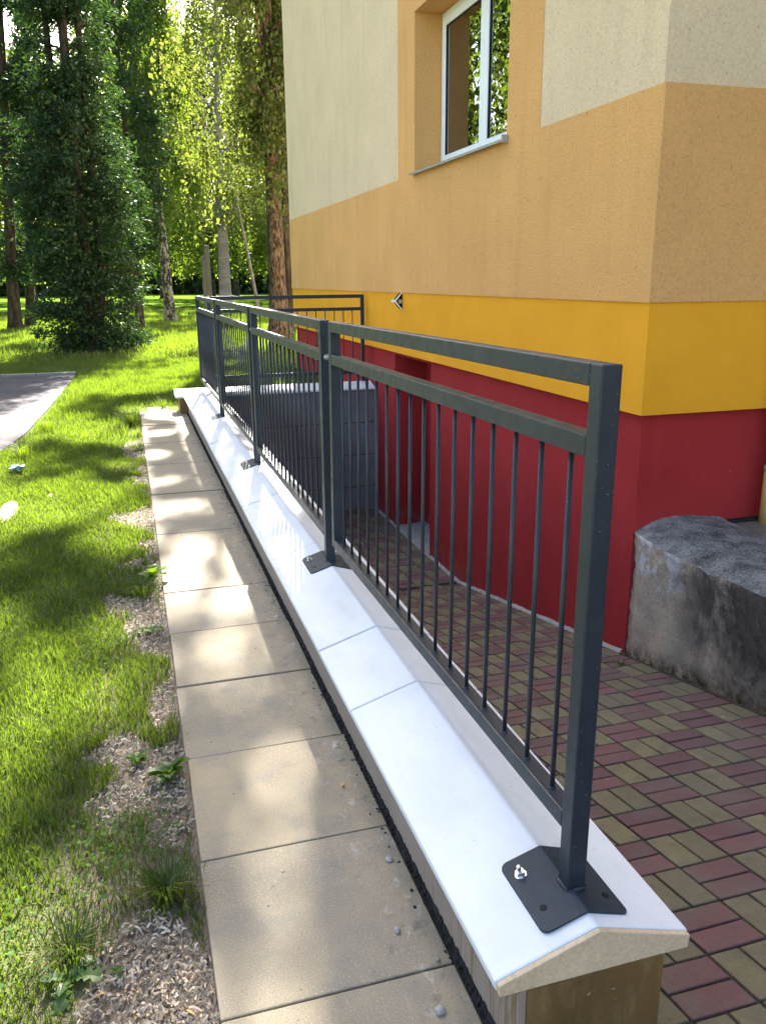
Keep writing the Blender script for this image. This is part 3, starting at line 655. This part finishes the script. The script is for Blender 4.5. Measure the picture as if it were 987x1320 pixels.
def weeping_crown(z0, z1, rx, nlimb, nodes, strands, per, size, L=(1.2, 3.0), shape=None, sg=.26, qlo=.35):
    def fn(rng, tf):
        limbs, C = [], []
        for k in range(nlimb):
            h = rng.uniform(.05, 1); z = z0+(z1-z0)*h; e = rx*(shape(h) if shape else (1-.55*h)); a = rng.uniform(0, 2*np.pi); rr = e*rng.uniform(.6, 1.05)
            tip = tf(z)+np.array([rr*math.cos(a), rr*math.sin(a), rng.uniform(-.5, .3)]); b0 = tf(max(.5, z-1.0)); pth = curve(b0, tip, .35*rr, 8, .12, rng)
            limbs.append(tube(pth, np.linspace(.045, .010, 8), 5))
            qs = rng.uniform(qlo, 1, nodes); ls = rng.uniform(*L, nodes)
            for s in range(strands*nodes):
                q = qs[s % nodes] + rng.normal()*.03; p = np.array([np.interp(q, np.linspace(0, 1, 8), pth[:, i]) for i in range(3)]) + rng.normal(size=3)*np.array([sg, sg, sg*.8])
                ln = ls[s % nodes]*rng.uniform(.5, 1.15); sway = rng.normal(size=2)*.12
                u = rng.uniform(0, 1, per)**.85; c = p+np.stack([sway[0]*u*ln*.5, sway[1]*u*ln*.5, -ln*u], 1)+rng.normal(size=(per, 3))*.06
                C.append(c)
                if s % 5 == 0: TW.append((p, sway, ln))
        C = np.concatenate(C); v, f = leaf_quads(C, size, rng, .7, (0, 0, -.8)); return limbs, v, f
    return fn
def conifer_crown(prof, z0, z1, nc, per, sig, size, stems=((0, 0),), hole=None):
    """dense drooping sprays on a column of given radius profile"""
    def fn(rng, tf):
        limbs, C, D = [], [], []
        k = 0
        while k < nc:
            z = z0+(z1-z0)*rng.uniform(0, 1); sx, sy = stems[rng.integers(len(stems))]; e = prof(z); a = rng.uniform(0, 2*np.pi)
            e *= .82+.36*vnoise(a*2.2, z*.9, 1.0, 5)
            rr = e*math.sqrt(rng.uniform(.22, 1.0)); ctr = tf(z)+np.array([sx+rr*math.cos(a), sy+rr*math.sin(a), 0])
            k += 1
            if hole is not None and hole(ctr): continue
            out = np.array([math.cos(a), math.sin(a), 0]); u = rng.uniform(-.5, 1, per)
            c = ctr + out*(u*sig*1.3)[:, None] + rng.normal(size=(per, 3))*np.array([sig*.55, sig*.55, sig*.35]); c[:, 2] -= .25*np.maximum(u, 0)**2*sig*3
            C.append(c); D.append(np.tile(out*.8+np.array([0, 0, -.35]), (per, 1)))
            if k % 5 == 0:
                b0 = tf(max(.3, z-.25*rr)); limbs.append(tube(curve(b0+np.array([sx, sy, 0])*.7, ctr, .05, 4, .05, rng), [.022, .018, .012, .006], 4))
        for sx, sy in stems[1:]:
            zz = np.linspace(0, z1*.95, 8); limbs.append(tube(np.stack([tf(0)[0]+sx*np.minimum(1, .35+zz/2), tf(0)[1]+sy*np.minimum(1, .35+zz/2), zz], 1), np.linspace(.10, .03, 8), 7))
        C = np.concatenate(C); v, f = leaf_quads(C, size, rng, .45, np.concatenate(D)); return limbs, v, f
    return fn

# ------------------------------------------------------------------ trees
SX, SZ = math.tan(R(SUN_AZ)), math.tan(R(SUN_EL))/math.cos(R(SUN_AZ))
SPOTS = [(-.29, 3.95, .25, .58, .97), (-.26, 3.2, .15, .5, .95), (-.43, 7.3, .15, .24, .97), (-.34, 6.25, .17, .18, .97), (-.28, 5.45, .26, .22, .97), (-.26, 4.65, .16, .16, .97),
         (-.35, 10.2, .4, .4, .97), (-.27, 1.62, .12, .48, .88), (-.40, 1.36, .10, .18, .7), (-.21, 2.45, .08, .40, .8), (-.48, 2.1, .08, .25, .8), (-.35, 8.4, .15, .16, .9),
         (-.80, 1.40, .28, .32, .97), (-1.05, 1.75, .25, .25, .97), (-.58, 2.25, .18, .22, .97), (-.70, 1.9, .18, .18, .9), (-1.15, 5.9, .42, .7, .97), (-.8, 4.9, .18, .3, .97), (-.72, 3.5, .17, .25, .95), (-1.0, 2.75, .2, .22, .95)]  # ground patches lit by cutting the leaves above them
def sun_keep(C, rng):
    """leaves cut along the sun rays to shape sun patches below: True keeps a leaf"""
    gx = C[:, 0]-SX*C[:, 1]*0 - SX*(C[:, 2]/SZ); gy = C[:, 1]-C[:, 2]/SZ
    n = .62*vnoise(gx, gy*.62, 1.7, 17)+.38*vnoise(gx, gy*.62, 3.9, 18)
    pr = np.where((n > .585) & ((gx < -.5) | (gy > 9)), .97, 0.)
    for x, y, a, b, k in SPOTS: pr = np.where(np.hypot((gx-x)/a, (gy-y)/b) < 1+.5*(n-.5), np.maximum(pr, k), pr)
    pr = np.where((gx > -.12) & (gx < .46) & (gy > 3.0) & (gy < 9.4) & (n > .38), .97, pr)
    return ~((gy > -1) & (rng.uniform(0, 1, len(C)) < pr))
def tj(z): return np.interp(z, [0, .4, 1.5, 3.2, 4.5, 5.5, 8, 11, 13], [.72, .86, .88, .95, .78, .50, .46, .36, .12])
make_tree('thuja_tree', 'dense dark conifer with foliage down to the grass, left foreground of the park', 'tree', (-1.28, 19.0, 0), (.15, .1), 13, .15, 'bark_dark', 'thuja',
          conifer_crown(tj, .10, 12.8, 2200, 64, .165, .075, ((0, 0), (.32, .1), (-.28, .25)), hole=lambda c: c[2] > 4.4 and vnoise(c[0], c[2], 2.1, 33) > .74), 3, gaps=False)
def tj2(z): return np.interp(z, [0, 1.4, 2.2, 4, 7, 8, 10, 14], [.0, .15, .85, .95, .7, .55, .5, .2])
make_tree('thuja_tree', 'slender dark conifer with bare lower trunk at the left picture edge', 'tree', (-4.02, 29.7, 0), (.9, .2), 14, .20, 'bark_dark', 'thuja', conifer_crown(tj2, 1.6, 13.5, 800, 60, .22, .11, hole=lambda c: vnoise(c[0], c[2], 1.5, 34) > .72), 5)
make_tree('thuja_tree', 'thin dark conifer trunk close beside the slender one at the left edge', 'tree', (-3.62, 30.2, 0), (1.2, .2), 12, .15, 'bark_dark', 'thuja', conifer_crown(lambda z: tj2(z)*.75, 1.9, 10.0, 450, 56, .22, .11), 6)
make_tree('thuja_tree', 'thin grey green conifer between the dense conifer and the leaning birch', 'tree', (-.15, 27.5, 0), (.1, .2), 13, .13, 'bark_dark', 'thuja', conifer_crown(lambda z: np.interp(z, [0, 1.5, 4, 7, 10, 13], [.1, .3, .9, 1.15, .8, .2]), 2.2, 12.5, 560, 56, .24, .11), 7)
make_tree('birch_tree', 'leaning birch with black and white bark alone on the lawn', 'tree', (1.07, 32.9, 0), (-.5, .3), 14.5, .20, 'bark_birch', 'birch_leaf',
          weeping_crown(4.4, 13.4, 2.8, 50, 2, 26, 30, .10, (.8, 2.4)), 8)
make_tree('grey_trunk_tree', 'tall tree with smooth grey trunk behind the far railing', 'tree', (4.50, 45, 0), (.3, .2), 15, .33, 'bark_grey', 'olive_leaf',
          clump_crown(4.6, 15.4, 3.4, 360, 95, .14, .45, 1.0), 9)
make_tree('old_birch_tree', 'large old tree with flaky red brown bark beside the building corner', 'tree', (3.28, 22.0, 0), (.0, .3), 20, .225, 'bark_flaky', 'olive_leaf',
          weeping_crown(4.9, 18.5, 3.0, 84, 2, 34, 24, .092, (.9, 2.6), qlo=.04, shape=lambda h: 1-.35*h), 12, flare=2.1, gaps='straight')
make_tree('old_birch_tree', 'mossy dark trunk half hidden between the flaky trunk and the building', 'tree', (4.02, 24.4, 0), (.1, .3), 18, .17, 'bark_dark', 'olive_leaf',
          weeping_crown(5.6, 17, 2.4, 34, 2, 30, 24, .09, (.8, 2.2), shape=lambda h: 1-.3*h), 14, gaps='straight')
far = [((-.2, 55, 0), 15, 4.2, 'left of the leaning birch'), ((5.5, 62, 0), 17, 4.0, 'behind the leaning birch'), ((10.3, 60, 0), 17, 3.6, 'behind the flaky trunk'),
       ((-5.6, 52, 0), 13, 3.6, 'behind the slender conifers'), ((9.0, 76, 0), 22, 4.6, 'farthest back over the railing'), ((14.5, 78, 0), 22, 4.6, 'farthest back beside the building edge'), ((2.8, 78, 0), 22, 4.8, 'farthest back above the open lawn'), ((-7.5, 74, 0), 17, 4.6, 'farthest back at the left edge')]
for n, (b, H, rx, wh) in enumerate(far):
    make_tree('maple_tree', 'bright backlit leafy tree '+wh, 'tree', b, (.2, 0), H, .26, 'bark_dark', ('maple_leaf', 'birch_leaf')[n % 3 == 1], clump_crown(2.4, H, rx, 330, 70, .26, .62, .5, limb_r=.07), 40+n, 'backlit trees across the park')
for n, (b, H, rx) in enumerate((((-7.5, 25, 0), 13, 3.0), ((-9.5, 36, 0), 14, 3.4), ((-8.5, 15, 0), 11, 2.6))):
    make_tree('lawn_tree', 'broad leafy tree on the lawn left of the view '+('beside the drive', 'well behind the drive', 'in front of the drive')[n], 'tree', b, (.2, .1), H, .22, 'bark_dark', 'birch_leaf', clump_crown(2.6, H, rx, 200, 80, .2, .5, .6), 70+n)
# small leaning stem behind the flaky trunk
v, f = tube(curve((4.6, 34, .0), (3.9, 34, 4.8), 0, 8, .008), np.linspace(.075, .03, 8), 8)
tag(link('leaning_stem', npmesh('leaning_stem', v, f), 'bark_grey'), 'thin leaning sunlit stem left of the flaky trunk', 'tree')
# far wood: one dark mass
rng = np.random.default_rng(99); n = 52000
a = rng.uniform(-45, 60, n); C = np.stack([a, 100+rng.uniform(0, 10, n)+3*np.sin(a*.3), rng.uniform(0, 1, n)**1.3*(9+6*vnoise(a, a*0, .16, 3))], 1)
v, f = leaf_quads(C, .75, rng, .7); tag(link('far_wood', npmesh('far_wood', v, f), 'wood_leaf'), 'dark wood closing the far side of the park', 'wood', kind='stuff')
# metal posts in the park
for (x, y, h, r_, lab) in ((1.955, 28.0, 2.15, .055, 'shorter grey green metal post of the pair behind the far railing'), (2.10, 28.1, 2.5, .085, 'taller grey green metal post of the pair behind the far railing')):
    t = empty('metal_post', lab, 'post', (x, y, 0)); MB().box((-r_, -.06, 0), (r_, .06, h), .012).obj('shaft', 'postpaint', t)
    MB().prism([(-r_, h+.001), (r_, h+.001), (r_, h+.10), (-r_, h+.03)], 1, -.06, .06).obj('slanted_top', 'postpaint', t)

# ------------------------------------------------------------------ grass
def bare(x, y):
    """0 lush .. 1 bare soil"""
    n1 = vnoise(x, y, 5.5, 1)*.6+vnoise(x, y, 14, 2)*.4; n2 = vnoise(x, y, 1.7, 4)
    n3 = vnoise(x, y, 8, 23); edge = np.clip((x+.655+.13*(n2-.5)*2+.11*(n3-.5)*2)/.06, 0, 1)*np.clip((11-y)/1.5, 0, 1)
    b = edge*(n1 > .26)
    d = np.hypot((x+.64)/.17, (y-1.42)/.42); b = np.maximum(b, np.clip((1.0-d)*3+.6*(n1-.5), 0, 1))
    b = np.maximum(b, (np.hypot((x+.66)/.13, (y-2.38)/.22) < .8+1.5*(n1-.5)+.9*(n3-.5))*.95)
    b = np.maximum(b, np.clip((vnoise(x, y, 2.6, 9)*.7+vnoise(x, y, 8.5, 19)*.3-.58)*5, 0, .4)*np.clip((9-y)/3, 0, 1))
    return b
def on_lawn(x, y):
    ok = (x < -.508) | (y > 10.3) & ((x < -.12) | (y > 10.1)); ok &= ~((x > 2.1) & (y < 14.7))
    rx_ = np.interp(y, [4.0, 4.8, 6.4, 7.8, 8.8, 11, 12.6, 14.4, 14.41], [-9, -2.66, -2.06, -1.71, -1.58, -1.48, -1.44, -1.40, -99])
    rx_ = rx_ + .05*(vnoise(x*0, y, 6, 3)-.5); ok &= (x > rx_); return ok
def blades(name, n, xr, yr, h, w_, seg, seed, dens=None):
    rng = np.random.default_rng(seed); x = rng.uniform(*xr, n); y = rng.uniform(*yr, n)
    k = on_lawn(x, y) & (x > -1.35-.17*y) & (x < .35*y+1) & (rng.uniform(0, 1, n) > bare(x, y)*.97)
    x, y = x[k], y[k]; n = len(x)
    cl = .55+.9*vnoise(x, y, 3.2, 7)*(.5+vnoise(x, y, 11, 8)); hh = h*cl*rng.uniform(.5, 1.25, n); a = rng.uniform(0, 2*np.pi, n)
    lean = rng.uniform(.1, .85, n)*hh; dx, dy = np.cos(a)*lean, np.sin(a)*lean; b = a+np.pi/2+rng.normal(size=n)*.5; ww = w_*rng.uniform(.6, 1.3, n)*.5; ox, oy = np.cos(b)*ww, np.sin(b)*ww
    z0 = np.full(n, -.016)
    base1 = np.stack([x-ox, y-oy, z0], 1); base2 = np.stack([x+ox, y+oy, z0], 1); tip = np.stack([x+dx, y+dy, z0+hh], 1)
    if seg == 1:
        V = np.stack([base1, base2, tip], 1).reshape(-1, 3); F = np.arange(3*n).reshape(n, 3)
    else:
        m1 = np.stack([x+dx*.35-ox*.85, y+dy*.35-oy*.85, z0+hh*.62], 1); m2 = np.stack([x+dx*.35+ox*.85, y+dy*.35+oy*.85, z0+hh*.62], 1)
        V = np.stack([base1, base2, m2, m1, tip], 1).reshape(-1, 3); i = np.arange(n)*5
        F = np.concatenate([np.stack([i, i+1, i+2], 1), np.stack([i, i+2, i+3], 1), np.stack([i+3, i+2, i+4], 1)])
    return V, F
P_ = [blades('g', 95000, (-2.2, -.5), (.9, 3.6), .036, .0030, 2, 1), blades('g', 125000, (-2.9, -.45), (3.6, 8.2), .040, .0045, 2, 2),
      blades('g', 190000, (-4.4, 3.2), (8.2, 17), .065, .009, 1, 3), blades('g', 170000, (-8, 11), (17, 46), .12, .022, 1, 4)]
tag(link('grass', npmesh('grass', *merge(P_)), 'grass'), 'mown lawn grass with worn edges beside the path', 'grass', kind='stuff')
# taller tufts by road edge and path edge
def tuft(x, y, n, h, spread, seed, wd=.0028):
    rng = np.random.default_rng(seed); a = rng.uniform(0, 2*np.pi, n); r_ = np.abs(rng.normal(size=n))*spread*.35; px, py = x+np.cos(a)*r_, y+np.sin(a)*r_; hh = h*rng.uniform(.5, 1.1, n)
    le = rng.uniform(.3, 1.2, n)*hh; dx, dy = np.cos(a)*le, np.sin(a)*le; ox, oy = -np.sin(a)*wd/2, np.cos(a)*wd/2; z = -.015
    b1 = np.stack([px-ox, py-oy, np.full(n, z)], 1); b2 = np.stack([px+ox, py+oy, np.full(n, z)], 1)
    m1 = np.stack([px+dx*.35-ox, py+dy*.35-oy, z+hh*.75], 1); m2 = np.stack([px+dx*.35+ox, py+dy*.35+oy, z+hh*.75], 1); t = np.stack([px+dx, py+dy, z+hh*.9], 1)
    V = np.stack([b1, b2, m2, m1, t], 1).reshape(-1, 3); i = np.arange(n)*5
    return V, np.concatenate([np.stack([i, i+1, i+2], 1), np.stack([i, i+2, i+3], 1), np.stack([i+3, i+2, i+4], 1)])
for (x, y, n, h, sp, lab) in ((-.585, 1.78, 260, .085, .10, 'long grass tuft leaning over the nearest slab edge'), (-.80, 1.66, 260, .06, .14, 'bright grass tuft on the rim of the bare patch'),
                              (-.60, 9.0, 260, .17, .14, 'tall grass tuft where the slabs end, left side'), (-.22, 10.15, 120, .15, .10, 'small grass tuft under the far white corner'),
                              (-1.50, 7.6, 240, .16, .16, 'rank grass tuft at the near corner of the asphalt'), (-1.42, 9.0, 260, .15, .2, 'rank grass tuft half way along the asphalt edge'), (-1.36, 11.2, 200, .15, .25, 'rank grass tuft near the far asphalt corner'),
                              (-.62, 6.6, 160, .07, .10, 'small grass tuft touching the slab edge beyond the dandelion'), (-.60, 3.9, 240, .09, .12, 'dark grass tuft around the dandelion')):
    V, F = tuft(x, y, n, h, sp, int(y*100)); tag(link('grass_tuft', npmesh('grass_tuft', V, F), 'grass'), lab, 'grass tuft', 'taller grass tufts along the edges')
# mulch chips on bare soil
rng = np.random.default_rng(21); n = 34000; x = rng.uniform(-1.05, -.505, n); y = 1.0+7*rng.uniform(0, 1, n)**1.6; k = bare(x, y) > .62; x, y = x[k], y[k]; n = len(x)
a = rng.normal(.5, .9, n); L = rng.uniform(.003, .013, n)*rng.uniform(.6, 1.3, n); wd = rng.uniform(.0007, .0026, n); z = -.013+rng.uniform(0, .012, n); cz = rng.uniform(-.003, .008, n); tz = rng.normal(size=n)*.005
ca, sa = np.cos(a), np.sin(a)
def pt(u, v, zz): return np.stack([x+ca*u-sa*v, y+sa*u+ca*v, zz], 1)
V = np.stack([pt(-L, -wd, z-tz), pt(0*L, -wd*1.2, z+cz), pt(L, -wd*.6, z+tz), pt(L, wd*.6, z+tz+.001), pt(0*L, wd*1.2, z+cz+.002), pt(-L, wd, z-tz+.002)], 1).reshape(-1, 3); i = np.arange(n)*6
tag(link('bark_chips', npmesh('bark_chips', V, np.concatenate([np.stack([i, i+1, i+4, i+5], 1), np.stack([i+1, i+2, i+3, i+4], 1)])), 'mulch'), 'dry grey brown bark chips on the bare strip by the path', 'bark chips', kind='stuff')
# clover patches
rng = np.random.default_rng(31); C = []
for (cx, cyy, sx, sy, n) in ((-.69, 2.02, .085, .10, 520), (-.74, 3.3, .07, .1, 160), (-1.05, 2.6, .2, .25, 260), (-.95, 1.75, .12, .1, 220), (-1.2, 4.2, .2, .4, 240)):
    C.append(np.stack([rng.normal(cx, sx, n), rng.normal(cyy, sy, n), rng.uniform(.005, .04, n)], 1))
C = np.concatenate(C); C = C[C[:, 0] < -.515]
v, f = leaf_quads(C, .0125, rng, .8, None, .35); v = v.reshape(-1, 4, 3); v[:, :, 2] = v[:, :1, 2]*.0+C[:, None, 2]+(v[:, :, 2]-C[:, None, 2])*.35
tag(link('clover', npmesh('clover', v.reshape(-1, 3), f), 'clover'), 'low clover and small round weeds in the lawn', 'clover', kind='stuff')
# dandelions and broad weeds, each leaf its own part
def leaf_mesh(kind, L, rng):
    bm = bmesh.new(); n = 9; pr = None
    for i in range(n+1):
        t = i/n
        if kind == 'dandelion': w_ = L*(.05+.17*t*(1.25-t)*1.9)*(1+.45*((i % 2)*2-1)*(t < .85)) if i < n else .001
        else: w_ = (L*.19*math.sin(math.pi*min(1, max(0, (t-.25)/.75)))**.7 + L*.025) if i < n else .001
        zz = L*(.55*t-.62*t*t); x_ = L*t*.92
        c = [bm.verts.new((x_, -w_, zz+w_*.28)), bm.verts.new((x_, 0, zz)), bm.verts.new((x_, w_, zz+w_*.28))]
        if pr: bm.faces.new((pr[0], c[0], c[1], pr[1])); bm.faces.new((pr[1], c[1], c[2], pr[2]))
        pr = c
    me = bpy.data.meshes.new('leaf'); bm.to_mesh(me); bm.free(); me.materials.append(MAT['weed']); return me
rng = np.random.default_rng(5)
def weed(name, label, cat, x, y, n, L, kind, z=-.012, up_=(.15, .9)):
    t = empty(name, label, cat, (x, y, z)); mes = [leaf_mesh(kind, L*s, rng) for s in (.7, .9, 1.1)]
    for i in range(n):
        o = link('leaf', mes[i % 3], None, t, (0, 0, .002)); o.rotation_euler = (rng.normal()*.15, -rng.uniform(*up_), i*2.4+rng.normal()*.25); s = rng.uniform(.75, 1.15); o.scale = (s, s, s)
weed('dandelion', 'upright green dandelion growing at the slab edge half way down the path', 'weed', -.545, 4.08, 13, .13, 'dandelion', up_=(.4, 1.1))
weed('broad_weed', 'yellow green leafy weed lying over the near slab edge', 'weed', -.55, 2.30, 22, .085, 'broad', up_=(.25, 1.1))
weed('broad_weed', 'smaller pale weed just left of the leafy one', 'weed', -.645, 2.42, 16, .05, 'broad', up_=(.2, .9))
weed('dandelion', 'flat dandelion rosette in the bare strip below the upright one', 'weed', -.585, 3.45, 8, .08, 'dandelion', up_=(.05, .5))
weed('dandelion', 'flat pale rosette on the rim of the nearest bare patch', 'weed', -.80, 1.585, 9, .075, 'dandelion', up_=(.0, .45))
weed('broad_weed', 'tiny seedling alone on the bare patch', 'weed', -.70, 1.575, 6, .028, 'broad', up_=(.3, .9))
weed('ramp_weed', 'tiny green weed between pavers at the foot of the old wall', 'weed', 2.10, 3.92, 9, .045, 'broad', rz(3.92)-.002, (.2, .9))
# odds and ends
def blob(name, label, cat, x, y, z, s, mat, seed):
    bm = bmesh.new(); bmesh.ops.create_icosphere(bm, subdivisions=2, radius=1)
    for v in bm.verts: v.co *= 1+(.9 if mat == 'scrap' else .35)*MN.noise(v.co*(2.4 if mat == 'scrap' else 1.3)+Vector((seed, 0, 0))); v.co = Vector((v.co.x*s[0], v.co.y*s[1], v.co.z*s[2]))
    me = bpy.data.meshes.new(name); bm.to_mesh(me); bm.free(); tag(link(name, me, mat, None, (x, y, z)), label, cat)
blob('pebble', 'grey stone chip in the middle of the nearest full slab', 'pebble', -.082, 1.496, .005, (.007, .009, .005), 'pebble', 1)
blob('pebble', 'pale stone chip by the black gap, beside the nearest full slab', 'pebble', -.028, 1.735, .004, (.009, .014, .004), 'pebble', 2)
blob('pebble', 'rounded lump of mortar on the slab at the bottom edge', 'pebble', -.065, 1.262, .006, (.012, .010, .008), 'pebble', 3)
blob('pebble', 'little brown stone against the black gap near the bottom edge', 'pebble', -.022, 1.39, .004, (.005, .006, .005), 'kerb', 4)
blob('plastic_scrap', 'pale blue plastic scrap lying in the grass by the asphalt', 'litter', -1.49, 7.0, .03, (.05, .06, .022), 'scrap', 5)
blob('kerb_fragment', 'sunlit broken kerb stone sunk in the grass at the left edge', 'kerb', -1.42, 5.75, -.012, (.055, .27, .035), 'kerb', 6)
def dead(x, y, z, label, s, seed):
    rng = np.random.default_rng(seed); me = leaf_mesh('broad', s, rng); me.materials.clear(); me.materials.append(MAT['deadleaf']); o = link('fallen_leaf', me, None, None, (x, y, z)); o.rotation_euler = (.2, .1, seed); tag(o, label, 'leaf')
dead(-.545, 1.40, -.005, 'curled yellow leaf on the bark chips at the bottom edge', .045, 2.0 and 2)
dead(-.72, 1.515, .0, 'orange dead leaf in the bare patch', .03, 3)
dead(-.052, 2.10, .004, 'small rusty leaf on the slab by the black gap', .03, 4)
dead(-1.17, 6.0, .03, 'orange dead leaf in the lawn left of the slabs', .06, 5)
# back kerb of the asphalt
for k, lab in enumerate(('grey kerb stone behind the asphalt, at the corner by the grass', 'grey kerb stone behind the asphalt, second from the corner', 'grey kerb stone behind the asphalt, cut by the left picture edge')):
    o = MB().box((-.30, -.04, -.1), (.30, .04, .045), .008).obj('kerb_stone', 'kerb', None); o.location = (-1.72-.61*k, 14.43+.008*(k % 2), 0)
    tag(o, lab, 'kerb', 'kerb stones behind the asphalt')
